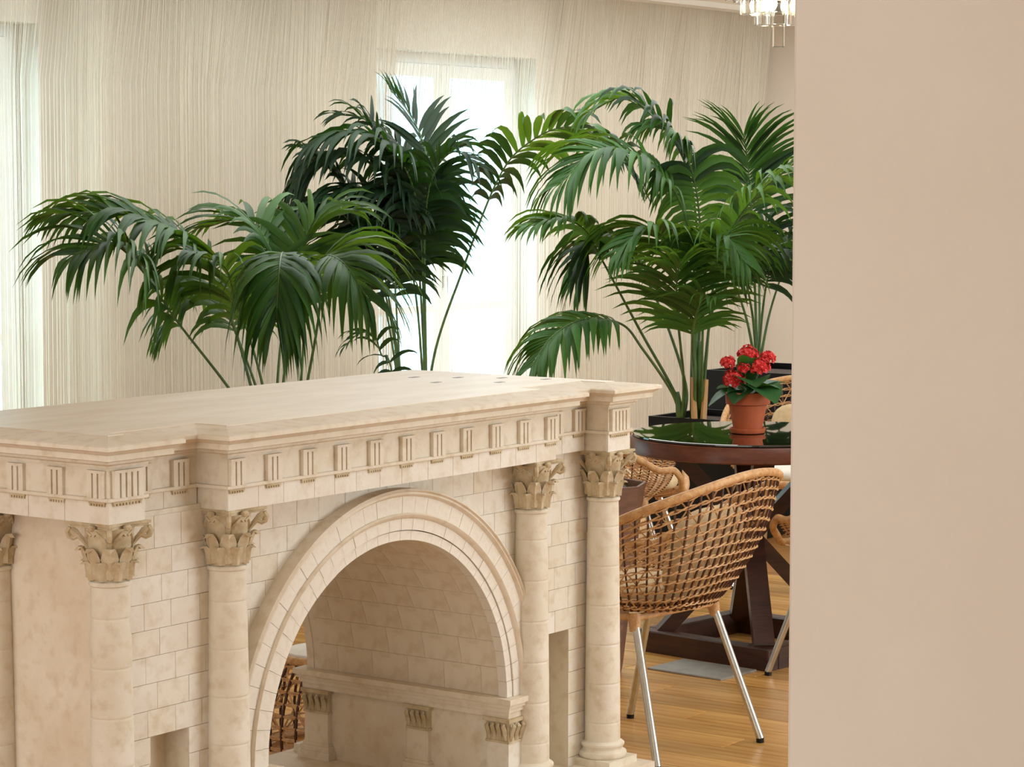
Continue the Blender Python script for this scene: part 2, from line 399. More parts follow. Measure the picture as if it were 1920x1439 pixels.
# archivolt: two rings of voussoirs between swept mouldings
def ring_mould(prof, name, mat, a0=180, a1=0, n=72):
    mb = MB(); vs = []; fs = []; k = len(prof)
    for i in range(n+1):
        a = R(a0+(a1-a0)*i/n)
        for r, y in prof: vs.append((XC+r*math.cos(a), y, ZS+r*math.sin(a)))
    for i in range(n):
        for j in range(k-1): fs.append((i*k+j, i*k+j+1, (i+1)*k+j+1, (i+1)*k+j))
    fs += [tuple(range(k)), tuple(range(n*k+k-1, n*k-1, -1))]
    return part(mb.add(vs, fs), name, mat, smooth=True, angle=25)
YV = YF-.034
ring_mould([(RO,YF),(RO,YV-.006),(RO-.005,YV-.010),(RO-.008,YV-.004),(RO-.013,YV-.006),(RO-.017,YV),(RO-.019,YV+.003),(RO-.019,YF)], 'archivolt_moulding', STONEW)
ring_mould([(RA+.064,YF),(RA+.064,YV-.001),(RA+.061,YV-.006),(RA+.056,YV-.003),(RA+.053,YV+.001),(RA+.051,YV+.004),(RA+.051,YF)], 'inner_moulding', STONEW)
def wedge(r0, r1, y0, y1, da, n=3):
    vs = []; fs = []
    for k in range(n+1):
        a = -da/2+da*k/n
        for r, y in ((r0,y1),(r0,y0),(r1,y0),(r1,y1)): vs.append((r*math.sin(a), y, r*math.cos(a)))
    for k in range(n):
        for j in range(4): fs.append((k*4+j, k*4+(j+1)%4, k*4+4+(j+1)%4, k*4+4+j))
    fs += [(3,2,1,0),(n*4,n*4+1,n*4+2,n*4+3)]
    return MB().add(vs, fs)
def voussoirs(r0, r1, y0, count, mat):
    da = math.pi/count; me = wedge(r0, r1, 0, YF-y0, da-.0009/r1).mesh('voussoir', mat)
    for k in range(count):
        o = link('voussoir', me, arch); o.location = (XC-A0[0], y0-A0[1]+rb.uniform(-.0006,.0006), ZS-A0[2]); o.rotation_euler = (0, -math.pi/2+da*(k+.5), 0)
voussoirs(RA+.064, RO-.019, YV+.003, 35, STONE2)
voussoirs(RA+.024, RA+.051, YV+.005, 35, STONE2)
voussoirs(RA, RA+.022, YV+.008, 35, STONE2)
# barrel vault of the passage: courses of long blocks
nA, nY = 20, 5; ln = (YR-.03-(YF+.002))/nY; da = math.pi/nA
vb = wedge(RA+.0095, RA+.014, 0, ln-.0008, da-.0018).mesh('vault_block', STONEW)
vh = wedge(RA+.0095, RA+.014, 0, ln/2-.0008, da-.0018).mesh('vault_block', STONEW)
for k in range(nA):
    for j in range(nY+1):
        y = YF+.002+j*ln-(ln/2 if k % 2 else 0)
        if y > YR-.04: continue
        half = y < YF-.02 or y+ln > YR-.02
        if y < YF-.02: y = YF+.002
        o = link('vault_block', vh if half else vb, arch); o.location = (XC-A0[0], y-A0[1], ZS); o.rotation_euler = (0, -math.pi/2+da*(k+.5), 0)
ring_mould([(RA+.0095,YR-.005),(RA+.02,YR-.005),(RA+.02,YR+.004),(RA+.10,YR+.004),(RA+.10,YR+.018),(RA+.0095,YR+.018),(RA+.0095,YR-.005)], 'rear_archivolt', STONEW)
# imposts and pilasters of the passage
for s in (-1, 1):
    xj = XC+s*RA
    def bx(mb, a, b, y0, y1, z0, z1):           # a, b: distance from the jamb line, positive into the pier
        xa, xb = xj+s*a, xj+s*b; return mb.box(min(xa,xb), max(xa,xb), y0, y1, z0, z1)
    mb = MB()
    for o_, z0, z1 in ((.004,ZS-.052,ZS-.036),(.009,ZS-.036,ZS-.024),(.015,ZS-.024,ZS-.014),(.022,ZS-.014,ZS)):
        bx(mb, -o_, .03, YF-.03-o_, YR+.02+o_, z0, z1); bx(mb, .03, .088+o_*.3, YF-.03-o_, YF+.01, z0, z1)
    part(mb, 'impost', STONEW)
    for j, (y0, y1) in enumerate(((YF-.032,YF+.035),(3.80,3.868),(YR-.062,YR+.018))):
        mb = MB(); bx(mb, -.002, .03, y0, y1, ZB, ZS-.112)
        if j == 0: bx(mb, .03, .075, y0, YF+.01, ZB, ZS-.112)
        pi = part(mb, 'pilaster', STONE2 if j == 0 else STONEW)
        mb = MB(); e = .0
        for q, (o_, z0, z1) in enumerate(((.003,ZS-.116,ZS-.110),(.001,ZS-.110,ZS-.062),(.008,ZS-.062,ZS-.052))):
            bx(mb, -o_-.002, .03, y0-o_, y1+o_, z0, z1)
            if j == 0: bx(mb, .03, .075+o_, y0-o_, YF+.01, z0, z1)
        # little carved leaves of the capital
        for k in range(4):
            yy = y0+.008+(y1-y0-.016)*k/3
            mb.tube([(xj-s*.002,yy,ZS-.108),(xj-s*.008,yy,ZS-.085),(xj-s*.014,yy,ZS-.072),(xj-s*.010,yy,ZS-.066)], [.005,.007,.006,.003], 5)
        if j == 0:
            for k in range(4):
                xx = xj+s*(.006+.060*k/3)
                mb.tube([(xx,y0,ZS-.108),(xx,y0-.006,ZS-.085),(xx,y0-.012,ZS-.072),(xx,y0-.008,ZS-.066)], [.005,.007,.006,.003], 5)
        part(mb, 'pilaster_capital', STONEC, pi)
        mb = MB()
        for o_, z0, z1 in ((.014,ZB,ZB+.02),(.009,ZB+.02,ZB+.034),(.004,ZB+.034,ZB+.042)): bx(mb, -o_-.002, .03, y0-o_, y1+o_, z0, z1)
        part(mb, 'pilaster_base', STONEW, pi)
# podium
mb = MB().box(XL-.09, XRR+.09, YF-.14, YR+.09, 0, ZB-.02).box(XL-.10, XRR+.10, YF-.15, YR+.10, ZB-.02, ZB)
part(mb, 'podium', STONEW)

# columns ---------------------------------------------------------
def capital_mesh(h=.122, r=.040):
    mb = MB()
    mb.lathe([(r*.98,0),(r*1.02,.02),(r*1.06,h*.5),(r*1.22,h*.8),(r*1.3,h*.9)], 20)
    # acanthus leaves: two rows, tips curling out
    def leaf(a, z0, ht, wd, rr, out):
        n = 6; vs = []; fs = []
        ca, sa = math.cos(a), math.sin(a); prof = []
        for k in range(n+1):
            t = k/n
            rad = rr + .004 + out*(t**2.2) ; zz = z0+ht*(t if t < .8 else .8+(t-.8)*-.6)
            wv = wd*(.75+.5*math.sin(t*math.pi*.9))*(1-.75*max(0,t-.7)/.3) * (1 if k % 2 else .82)
            prof.append((rad, zz, wv))
        for rad, zz, wv in prof:
            for u, dr in ((-1,-.003),(-.45,.002),(0,.0055),(.45,.002),(1,-.003)):
                tx = u*wv; vs.append(((rad+dr)*ca-tx*sa, (rad+dr)*sa+tx*ca, zz))
        for rad, zz, wv in prof:
            vs.append(((rad-.008)*ca, (rad-.008)*sa, zz))
        for k in range(n):
            for j in range(4): fs.append((k*5+j, k*5+j+1, k*5+5+j+1, k*5+5+j))
            b_ = (n+1)*5
            fs.append((b_+k, k*5, k*5+5, b_+k+1)); fs.append((k*5+4, b_+k, b_+k+1, k*5+9))
        mb.add(vs, fs)
    for k in range(8): leaf(k*math.pi/4+math.pi/8, .002, h*.42, .0150, r*.98, .017)
    for k in range(8): leaf(k*math.pi/4, .006, h*.68, .0150, r*1.0, .023)
    # corner volutes and the stalks that carry them
    for k in range(4):
        a = math.pi/4+k*math.pi/2; d = Vector((math.cos(a), math.sin(a), 0))
        pts = []
        for q in range(9):
            t = q/8; pts.append(d*(r*1.05+.036*t**1.4)+Vector((0,0,h*.52+h*.36*t)))
        c = d*(r*1.05+.030)+Vector((0,0,h*.80))
        mb.tube(pts, [.004+.0035*q/8 for q in range(9)], 6)
        sp = [c+d*(math.cos(u)*(.014-.0011*q))+Vector((0,0,math.sin(u)*(.014-.0011*q))) for q in range(11) for u in (R(60)-q*R(48),)]
        mb.tube(sp, [.0062-.0003*q for q in range(11)], 6)
        for s in (-1,1):                       # helices towards the middle of each side
            e = Vector((-d.y,d.x,0))*s
            mb.tube([d*(r*1.0)+Vector((0,0,h*.55)), d*(r*1.0+.006)+e*.012+Vector((0,0,h*.72)), d*(r*.95+.004)+e*.026+Vector((0,0,h*.84)), d*(r*.92)+e*.032+Vector((0,0,h*.78))], [.004,.005,.005,.003], 5)
    # abacus with hollow sides and cut horns, rosette in the middle
    def aba(z0, z1, k_):
        out = []
        for q in range(4):
            a = q*math.pi/2; ca, sa = math.cos(a), math.sin(a)
            for u in (-1,-.93,-.6,-.3,0,.3,.6,.93,1)[1:]:
                hx = .060*k_; ins = .014*(1-u*u); yy = -(hx-ins); xx = u*hx
                out.append((xx*ca-yy*sa, xx*sa+yy*ca))
        mb.prism_xy(out, z0, z1)
    aba(h*.90, h*.95, .94); aba(h*.95, h, 1.0)
    for q in range(4):
        a = q*math.pi/2; mb.lathe([(.002,0),(.008,.002),(.010,.008),(.006,.013)], 8, (.050*math.cos(a), .050*math.sin(a), h*.86))
    return mb.mesh('capital', STONEC, smooth=True, angle=40)
CAPM = capital_mesh()
def shaft_mesh():
    h = ZA-.122-.165; prof = [(.046,0),(.0465,.004)]
    for k in range(1, 25):
        t = k/25; r_ = .0465-.0065*t**1.6
        if k % 4 == 2: prof += [(r_, h*t-.006), (r_, h*t-.0008), (r_-.0006, h*t), (r_, h*t+.0008), (r_, h*t+.006)]
        else: prof.append((r_, h*t))
    prof += [(.040,h-.012),(.0438,h-.010),(.0445,h-.006),(.0432,h-.002),(.040,h)]
    return MB().lathe(prof, 32).mesh('column', STONE, smooth=True, angle=50)
def base_mesh():
    prof = [(.058,.018),(.0625,.022),(.064,.028),(.0625,.034),(.056,.037),(.053,.042),(.0545,.048),(.0575,.051),(.0575,.056),(.053,.0595),(.049,.0605),(.0465,.063)]
    return MB().box(-.065,.065,-.065,.065,0,.019).lathe(prof, 32).mesh('column_base', STONE, smooth=True, angle=40)
SHM, BSM = shaft_mesh(), base_mesh()
COLS = [(3.578,3.597),(3.878,3.547),(5.000,3.547),(5.303,3.532),(3.578,3.95),(5.303,3.95),(3.578,4.19),(5.303,4.19),(3.878,4.215),(5.0,4.215)]
for cx, cy in COLS:
    c = link('column', SHM, arch); c.location = (cx-A0[0], cy-A0[1], .165)
    k = link('capital', CAPM, c); k.location = (0,0,ZA-.122-.165)
    b = link('column_base', BSM, c); b.location = (0,0,ZB-.165)

# entablature -----------------------------------------------------
PLAN = [(3.527,3.547),(3.630,3.547),(3.630,3.586),(3.826,3.586),(3.826,3.496),(5.035,3.496),(5.035,3.556),(5.250,3.556),(5.250,3.482),(5.352,3.482),
        (5.352,4.205),(3.527,4.205)]
def offs(o):
    n = len(PLAN); out = []
    for i in range(n):
        a, b, c = Vector(PLAN[i-1]), Vector(PLAN[i]), Vector(PLAN[(i+1) % n])
        d1 = (b-a).normalized(); d2 = (c-b).normalized(); n1 = Vector((d1.y,-d1.x)); n2 = Vector((d2.y,-d2.x))
        out.append(b+(n1+n2)*o)
    return out
def sweep(prof, name, mat, cap=False):
    vs = []; fs = []; n = len(PLAN)
    for o, z in prof: vs += [(p.x,p.y,z) for p in offs(o)]
    for j in range(len(prof)-1):
        for i in range(n): fs.append((j*n+i, j*n+(i+1)%n, (j+1)*n+(i+1)%n, (j+1)*n+i))
    if cap: fs.append(tuple(range((len(prof)-1)*n, len(prof)*n))); fs.append(tuple(range(n-1,-1,-1)))
    return part(MB().add(vs, fs), name, mat)
sweep([(-.006,ZA),(-.006,.978)], 'architrave', STONE, cap=True)
sweep([(-.006,.976),(.004,.977),(.006,.979),(.006,.985),(.001,.986)], 'taenia', STONE)
sweep([(0,.984),(0,1.049)], 'frieze', STONE, cap=True)
sweep([(0,1.046),(.006,1.047),(.006,1.0525),(.014,1.056),(.014,1.061),(.018,1.063),(.040,1.066),(.043,1.067),(.043,1.079),(.047,1.081),(.055,1.087),(.060,1.089),(.060,1.097)], 'cornice', STONE)
sweep([(.060,1.097),(.056,1.099),(-.028,1.108)], 'cornice_weathering', STONE)
top = sweep([(-.028,1.1075),(-.030,1.1095)], 'top_slab', STONET, cap=True)
# small mortar slots in the top
for (a, b) in ((5.10,4.0),(5.16,3.9),(5.22,3.8),(5.0,3.85),(5.1,3.72),(5.25,3.68)):
    part(MB().box(a, a+.03, b, b+.016, 1.1093, 1.1101), 'slot', STRAPM, top)

# architrave face blocks, one by one, along every front run
def face_run(p, q):
    d = (Vector(q)-Vector(p)); L_ = d.length; d.normalize(); nrm = Vector((d.y,-d.x)); return Vector(p), d, nrm, L_
def slab(p, d, nrm, a, b, z0, z1, o0, o1, mb=None):
    vs = []
    for z in (z0, z1):
        for t, o in ((a,o1),(b,o1),(b,o0),(a,o0)): v = p+d*t+nrm*o; vs.append((v.x,v.y,z))
    return (mb or MB()).add(vs, [(3,2,1,0),(4,5,6,7),(0,1,5,4),(1,2,6,5),(2,3,7,6),(3,0,4,7)])
runs = [face_run(PLAN[i], PLAN[(i+1) % len(PLAN)]) for i in range(len(PLAN))]
for i, n_ in ((0,1),(2,2),(4,14),(6,2),(8,1),(11,6),(9,6)):
    p, d, nrm, L_ = runs[i]; x = 0
    ws = [rb.uniform(.75,1.25) for _ in range(n_)]; sm = sum(ws)
    for w_ in ws:
        w_ = L_*w_/sm; e0 = (.0066 if i in (9,11) else 0) if x < 1e-6 else .0006; e1 = (.0066 if i in (9,11) else 0) if x+w_ > L_-1e-5 else .0006
        part(slab(p, d, nrm, x+e0, x+w_-e1, ZA, .9765, -.0065, 0), 'architrave_block', STONE2); x += w_
# triglyphs with a regula and drops under each
def triglyph(p, d, nrm, c, wd, bars):
    mb = MB(); z0, z1 = .9855, 1.040; st = wd/bars
    slab(p, d, nrm, c-wd/2, c+wd/2, z0, z1, 0, .0025, mb)
    for k in range(bars):
        a = c-wd/2+k*st
        slab(p, d, nrm, a+(.0 if k == 0 else st*.16), a+st-(.0 if k == bars-1 else st*.16), z0, z1-.004, .0025, .0085, mb)
    slab(p, d, nrm, c-wd/2-.001, c+wd/2+.001, z1-.004, z1+.002, .0, .0095, mb)
    t = part(mb, 'triglyph', STONE)
    mb = MB(); slab(p, d, nrm, c-wd/2, c+wd/2, .9735, .977, 0, .0045, mb)
    nd = 6 if bars == 3 else 9
    for k in range(nd):
        a = c-wd/2+wd*(k+.5)/nd; slab(p, d, nrm, a-wd/nd*.3, a+wd/nd*.3, .9685, .9735, 0, .004, mb)
    part(mb, 'guttae', STONEC, t)
TW = .046
p, d, nrm, L_ = runs[0]; triglyph(p, d, nrm, .051, .082, 5)
p, d, nrm, L_ = runs[2]; triglyph(p, d, nrm, .030, TW, 3); triglyph(p, d, nrm, .142, TW, 3)
p, d, nrm, L_ = runs[4]
for k in range(11): triglyph(p, d, nrm, .025+k*(L_-.05)/10, TW, 3)
p, d, nrm, L_ = runs[6]; triglyph(p, d, nrm, .085, TW, 3); triglyph(p, d, nrm, .185, TW, 3)
p, d, nrm, L_ = runs[8]; triglyph(p, d, nrm, .048, .080, 5)
for i in (9, 11, 10):
    p, d, nrm, L_ = runs[i]; n_ = int(L_/.1165)
    for k in range(n_): triglyph(p, d, nrm, L_-.030-k*.1165 if i == 11 else .03+k*.1165, TW, 3)

# ------------------------------------------------------------------ round table
T0 = Vector((7.375, 4.290, 0)); TZ = .752; TR = .425
tab = thing('round_table', 'round dark wooden table with black glass top and crossed plank legs', 'table', T0, R(-7))
MB().lathe([(TR-.045,TZ-.058),(TR-.004,TZ-.058),(TR,TZ-.054),(TR,TZ-.006),(TR-.003,TZ-.002),(TR-.006,TZ-.0015),(TR-.045,TZ-.0015)], 72, cap=False).build('rim', RIMM, tab, smooth=True, angle=40)
MB().lathe([(TR-.05,TZ-.055),(TR-.05,TZ-.045)], 64).build('underside', STRAPM, tab)
MB().lathe([(TR-.012,TZ-.0014),(TR-.006,TZ+.002),(TR-.007,TZ+.007),(TR-.010,TZ+.008)], 72).build('glass_top', BGLASS, tab)
hb = .255
for sx in (-1, 1):
    MB().bbox(sx*hb-.03, sx*hb+.03, -hb-.03, hb+.03, 0, .075, .004).build('base_beam', STRAPM, tab)
    MB().bbox(-hb+.03, hb-.03, sx*hb-.03, sx*hb+.03, 0, .075, .004).build('base_beam', STRAPM, tab)
for k in range(4):
    a = R(45+90*k); d = Vector((math.cos(a), math.sin(a), 0)); off = Vector((-d.y,d.x,0))*.0
    MB().beam(d*.315+Vector((0,0,.06)), d*-.27+Vector((0,0,TZ-.055)), .07, .045+.002*k, (-d.y,d.x,0)).build('leg', STRAPM, tab)

# floor plate next to the table
fp = MB().bbox(-.105,.105,-.15,.15,0,.006,.002).build('floor_plate', SLABM); fp.location = (6.955, 4.235, 0.0005); fp.rotation_euler = (0,0,R(-4))
tag(fp, 'flat grey plate lying on the wooden floor beside the table base', 'floor plate')

# ------------------------------------------------------------------ flower pot on the table
PT = Vector((7.352, 4.298, TZ+.0085))
pk = thing('potted_kalanchoe', 'terracotta pot of red flowering kalanchoe on the black glass table', 'potted plant', PT)
MB().lathe([(.049,.012),(.066,.098),(.070,.100),(.0765,.102),(.079,.140),(.077,.143),(.070,.143),(.068,.128),(.066,.126)], 40, cap=False).build('pot', TERRA, pk, smooth=True, angle=35)
MB().lathe([(.050,0),(.058,.002),(.062,.012),(.062,.018),(.058,.018),(.055,.008),(.02,.007)], 40).build('saucer', TERRA, pk, smooth=True, angle=35)
MB().lathe([(.068,.122),(.067,.128),(.03,.133),(.005,.134)], 24).build('soil', SOIL, pk)
rk = random.Random(8)
def broad_leaf(base, d, L_, W_, droop, name, parent, mat, nz=.3):
    d = d.normalized(); s = d.cross(Vector((0,0,1))); s = s.normalized() if s.length > .01 else Vector((1,0,0)); u = s.cross(d).normalized()
    vs = []; fs = []; n = 7
    for k in range(n+1):
        t = k/n; p = base+d*L_*t+u*(math.sin(t*math.pi)*.06*L_)-Vector((0,0,droop*L_*t*t))
        wv = W_*math.sin(math.pi*min(1,.06+.94*t)**.9)**.55*(1 if k % 2 else .96) if 0 < k < n else W_*.08
        for q in (-1,-.5,0,.5,1): vs.append(p+s*wv*q*.5+u*(abs(q)*wv*.16))
    for k in range(n):
        for j in range(4): fs.append((k*5+j,k*5+j+1,k*5+6+j,k*5+5+j))
    return MB().add(vs, fs).build(name, mat, parent, smooth=True)
CAMR, CAMB = RGT, -FH               # towards the right and towards the viewer, in room axes
def dirn(r, b, u): return CAMR*r + CAMB*b + Vector((0,0,u))
for r_, b_, u_, L_, W_, dr, z_ in ((-.9,.3,.25,.125,.075,.55,.15),(-.45,.8,.2,.10,.080,.55,.16),(.55,.75,.15,.12,.13,.5,.17),(.95,-.2,.5,.13,.06,.2,.15),(.15,.95,.45,.10,.11,.5,.19),
      (-.75,-.5,.4,.11,.08,.3,.15),(.3,-.8,.5,.11,.08,.3,.15),(-.2,.5,.9,.11,.055,.1,.20),(.75,.4,.5,.11,.10,.4,.16),(-.3,.3,.8,.09,.07,.2,.19),(.2,.3,.8,.09,.07,.2,.21)):
    broad_leaf(Vector((0,0,z_-.02))+dirn(r_,b_,0)*.012, dirn(r_,b_,u_), L_*1.12, W_*1.25, dr*.9, 'leaf', pk, LEAFK)
def floret_mesh():
    mb = MB()
    for ring, (n, L_, up, a0) in enumerate(((5,.015,.35,0),(5,.011,.9,.6))):
        for k in range(n):
            a = a0+2*math.pi*k/n; d = Vector((math.cos(a),math.sin(a),up)).normalized(); s = Vector((-math.sin(a),math.cos(a),0))
            b = Vector((0,0,.002)); mb.add([b, b+d*L_*.55+s*L_*.42, b+d*L_+Vector((0,0,-.001)), b+d*L_*.55-s*L_*.42],[(0,1,2,3)])
    mb.lathe([(.0012,-.012),(.0022,0),(.001,.006)],6)
    return mb.mesh('flower', FLOWER)
FLM = floret_mesh(); FLH = MB().lathe([(.003,0),(.0036,.003),(.001,.006)],6).mesh('flower_heart', PETAL2)
for (cx_, cy_, bb, rad, n) in ((1376,714,.03,.034,20),(1364,682,.02,.022,10),(1402,668,.0,.034,20),(1424,690,.03,.034,20),(1396,690,.03,.02,8),(1440,672,-.02,.024,10)):
    n = int(n*1.7); c = at(cx_, cy_, 8.485-bb)-PT
    MB().tube([Vector((0,0,.13)), c*.5+Vector((0,0,.07)), c], .0022, 5).build('flower_stalk', STEMM, pk)
    for k in range(n):
        zz = 1-1.35*(k+.5)/n; ph = k*2.399; rr = math.sqrt(max(0,1-zz*zz)); nrm = Vector((rr*math.cos(ph), rr*math.sin(ph), zz))
        q = nrm.to_track_quat('Z','Y')
        f = link('flower', FLM, pk); f.location = c+nrm*rad*rk.uniform(.62,1.0); f.rotation_mode = 'QUATERNION'; f.rotation_quaternion = q
        h = link('flower_heart', FLH, f)

# ------------------------------------------------------------------ rattan tub chairs
def make_chair(label, seatmat):
    t = thing('rattan_chair', label, 'chair', group='rattan tub chairs at the table')
    Z0 = .425; PM = R(128)
    def rimz(p): 
        a = abs(p); c = .5+.5*math.cos(min(a/R(118),1)*math.pi); return .535+.280*c**.55
    def sup(p):                                  # rounded-square plan
        c, s_ = abs(math.cos(p)), abs(math.sin(p)); return 1/((c**3.2+s_**3.2)**(1/3.2))
    def pt(p, s_, off=0):
        back = (.5+.5*math.cos(p))
        r0 = .205; r1 = .310+.060*back
        z = Z0+(rimz(p)-Z0)*s_
        r_ = (r0+(r1-r0)*(1-(1-s_)**2.1)*.72+(r1-r0)*.28*s_)*(.55*sup(p)+.45)+off
        return Vector((-math.cos(p)*r_, math.sin(p)*r_, z))
    # front edge: from the arm end down to the seat front
    def front(side):
        P = [pt(side*PM, 1)]
        e = P[0]; return [e, e.lerp(Vector((.238,side*.212,Z0+.045)),.5)+Vector((.012,side*.010,0)), Vector((.240,side*.210,Z0+.042)), Vector((.247,side*.165,Z0+.016)), Vector((.250,side*.085,Z0+.008))]
    rim = front(1)[::-1] + [pt(PM*k/24, 1) for k in range(23,-24,-1)] + front(-1)
    rimc = catmull(rim, 3)
    MB().tube(rimc, .0125, 8, closed=True).build('rim', RATROLL, t, smooth=True)
    # wrapping turns on the rim
    rows = MB(); rw = random.Random(4)
    NR = 13
    for j in range(NR):
        s_ = (j+.5)/NR
        for ph in (0, math.pi):
            pts = []
            for k in range(101):
                p = -PM+2*PM*k/100; q = pt(p, s_+.008*math.sin(p*5+j), .003*math.sin(k*math.pi/2.5+ph)); q.z += .0042*math.cos(k*math.pi/2.5+ph); pts.append(q)
            rows.tube(pts, .0027, 4)
    # fan of the bottom
    for j in range(7):
        rr = .03+.027*j
        for ph in (0, math.pi):
            rows.tube([Vector((rr*math.cos(a)*1.08, rr*math.sin(a), Z0-.012+.012*(rr/.2)**2+.003*math.sin(a*9+ph))) for a in [2*math.pi*k/40 for k in range(40)]], .0026, 3, closed=True)
    o = rows.build('woven_rows', RATTAN, t); o['kind'] = 'stuff'
    up = MB(); NV = 46
    for k in range(NV+1):
        p = -PM+2*PM*k/NV
        up.tube([Vector((-math.cos(p)*.05, math.sin(p)*.05, Z0-.012))]+[pt(p, s_/6, 0) for s_ in range(7)], .0034, 4)
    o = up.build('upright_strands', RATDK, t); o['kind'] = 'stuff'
    dg = MB(); ND = 23
    for k in range(ND+1):
        p0 = -PM+2*PM*k/ND
        for sg in (-1, 1):
            pts = []
            for s_ in range(9):
                p = p0+sg*R(38)*s_/8
                if abs(p) > PM: break
                pts.append(pt(p, s_/8, -.004))
            if len(pts) > 2: dg.tube(pts, .0026, 3)
    for k in range(6):                           # front flap below the seat
        y = -.15+.06*k; dg.tube([Vector((.245,y,Z0+.006)), Vector((.16,y*.7,Z0-.014)), Vector((.05,y*.3,Z0-.014))], .003, 3)
    o = dg.build('diagonal_strands', RATTAN, t); o['kind'] = 'stuff'
    # seat pad and back pad
    def pad(c, hx, hy, hz, tilt, name, mat):
        vs = []; fs = []; n, mm = 28, 9
        for j in range(mm+1):
            b = -math.pi/2+math.pi*j/mm
            for k in range(n):
                a = 2*math.pi*k/n; ca, sa = math.cos(a), math.sin(a); cb, sb = math.cos(b), math.sin(b)
                f = lambda v, e: math.copysign(abs(v)**e, v)
                v = Vector((hx*f(cb,.5)*f(ca,.55), hy*f(cb,.5)*f(sa,.55), hz*f(sb,.8))); v.rotate(Matrix.Rotation(tilt,3,'Y')); vs.append(v+Vector(c))
        for j in range(mm):
            for k in range(n): fs.append((j*n+k,j*n+(k+1)%n,(j+1)*n+(k+1)%n,(j+1)*n+k))
        return MB().add(vs, fs).build(name, mat, t, smooth=True)
    pad((.02,0,Z0+.035), .20, .19, .03, 0, 'seat_cushion', seatmat)
    pad((-.20,0,Z0+.165), .13, .17, .035, R(70), 'back_cushion', CUSHM)
    # frame under the shell and four splayed legs
    zt = .398; LA = R(-6.35)
    rot = lambda x, y: (x*math.cos(LA)-y*math.sin(LA), x*math.sin(LA)+y*math.cos(LA))
    SG = ((1,1),(-1,1),(-1,-1),(1,-1))
    fr = MB(); C4 = [rot(.115*i, .18*j) for i, j in SG]; F4 = [rot(.244*i, .239*j) for i, j in SG]
    for k in range(4):
        a, b = C4[k], C4[(k+1)%4]; fr.tube([(a[0],a[1],zt+.008),(b[0],b[1],zt+.008)], .011, 8)
        fr.tube([(a[0]*.98,a[1]*.98,zt+.02),(a[0]*1.0,a[1]*1.0,zt-.004),(a[0]*1.03,a[1]*1.03,zt-.03)], [.017,.019,.0145], 8)
    fr.build('seat_frame', RATROLL, t, smooth=True, angle=50)
    for (x_, y_), (u_, v_) in zip(C4, F4):
        lg = MB().tube([(x_,y_,zt),(u_,v_,.012)], .0115, 12).build('leg', ALU, t, smooth=True, angle=50)
        MB().tube([(u_*.998,v_*.998,.013),(u_,v_,0.0)], .0118, 12).build('foot_cap', BLACKM, lg)
    return t
ch = make_chair('woven rattan tub chair on aluminium legs nearest the stone arch', CUSHM)
ch.location = (5.934, 3.811, 0); ch.rotation_euler = (0,0,R(90))
for (x, y, a, lab) in ((7.245,3.765,95,'rattan tub chair half hidden by the beige wall, tucked under the table'),
                       (8.03,5.26,-60,'rattan tub chair behind the table legs under the glass top'),
                       (8.74,4.84,-158,'rattan tub chair behind the flower pot, mostly hidden by the beige wall')):
    c = copy_tree(ch); c.location = (x,y,0); c.rotation_euler = (0,0,R(a)); c['label'] = lab
    if a == -158:
        for k in c.children:
            if k.name.startswith('seat_cushion'): k.data = k.data.copy(); k.data.materials[0] = CUSHW

# low rattan stool seen through the archway
S0 = Vector((5.335, 4.50, 0))
stl = thing('rattan_stool', 'low round woven rattan stool with white pad seen through the archway', 'stool', S0)
HS = .275
def sp(a, s_): r_ = .125+.075*math.sin(min(1,(1-s_)*1.0+.0)*math.pi*.62)**.8; return Vector((r_*math.cos(a), r_*math.sin(a), .02+(HS-.02)*s_))
m = MB()
for k in range(26):
    a = 2*math.pi*k/26; m.tube([sp(a, s_/8) for s_ in range(9)], .0042, 4)
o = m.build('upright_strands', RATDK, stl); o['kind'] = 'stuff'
m = MB()
for j in range(8):
    s_ = (j+.5)/8
    for ph in (0, math.pi): m.tube([sp(2*math.pi*k/60, s_)*1.0+Vector((0,0,.003*math.cos(k*1.1+ph))) for k in range(60)], .003, 4, closed=True)
for k in range(13):
    for sg in (-1,1): m.tube([sp(2*math.pi*k/13+sg*s_/8*1.0, s_/8) for s_ in range(9)], .003, 3)
o = m.build('woven_rows', RATTAN, stl); o['kind'] = 'stuff'
MB().tube([sp(2*math.pi*k/40, 1) for k in range(40)], .013, 8, closed=True).build('rim', RATROLL, stl, smooth=True)
MB().tube([sp(2*math.pi*k/40, 0)-Vector((0,0,.006)) for k in range(40)], .013, 8, closed=True).build('base_ring', RATROLL, stl, smooth=True)
MB().lathe([(.02,HS-.01),(.115,HS-.008),(.122,HS+.004),(.118,HS+.018),(.09,HS+.024),(.01,HS+.026)], 32).build('seat_pad', CUSHW, stl, smooth=True, angle=60)

# brown planter between the arch and the table
B0 = at(1113, 900, 8.08); B0.z = 0
bp = thing('wooden_planter', 'tapered brown wooden planter with green leaves beside the column', 'planter', B0)
MB().lathe([(.095,0),(.10,.02),(.165,.56),(.175,.62),(.178,.635),(.168,.635),(.158,.60),(.155,.59)], 8, cap=False).build('body', PLANTERW, bp)
MB().lathe([(.158,.585),(.15,.595),(.02,.60)], 12).build('soil', SOIL, bp)
for k in range(11):
    a = k*2.4; d = Vector((math.cos(a)*.9, math.sin(a)*.9, .35+.25*(k % 3)))
    broad_leaf(Vector((d.x*.04,d.y*.04,.60)), d, .10+.02*(k % 3), .05, .6, 'leaf', bp, LEAFD)

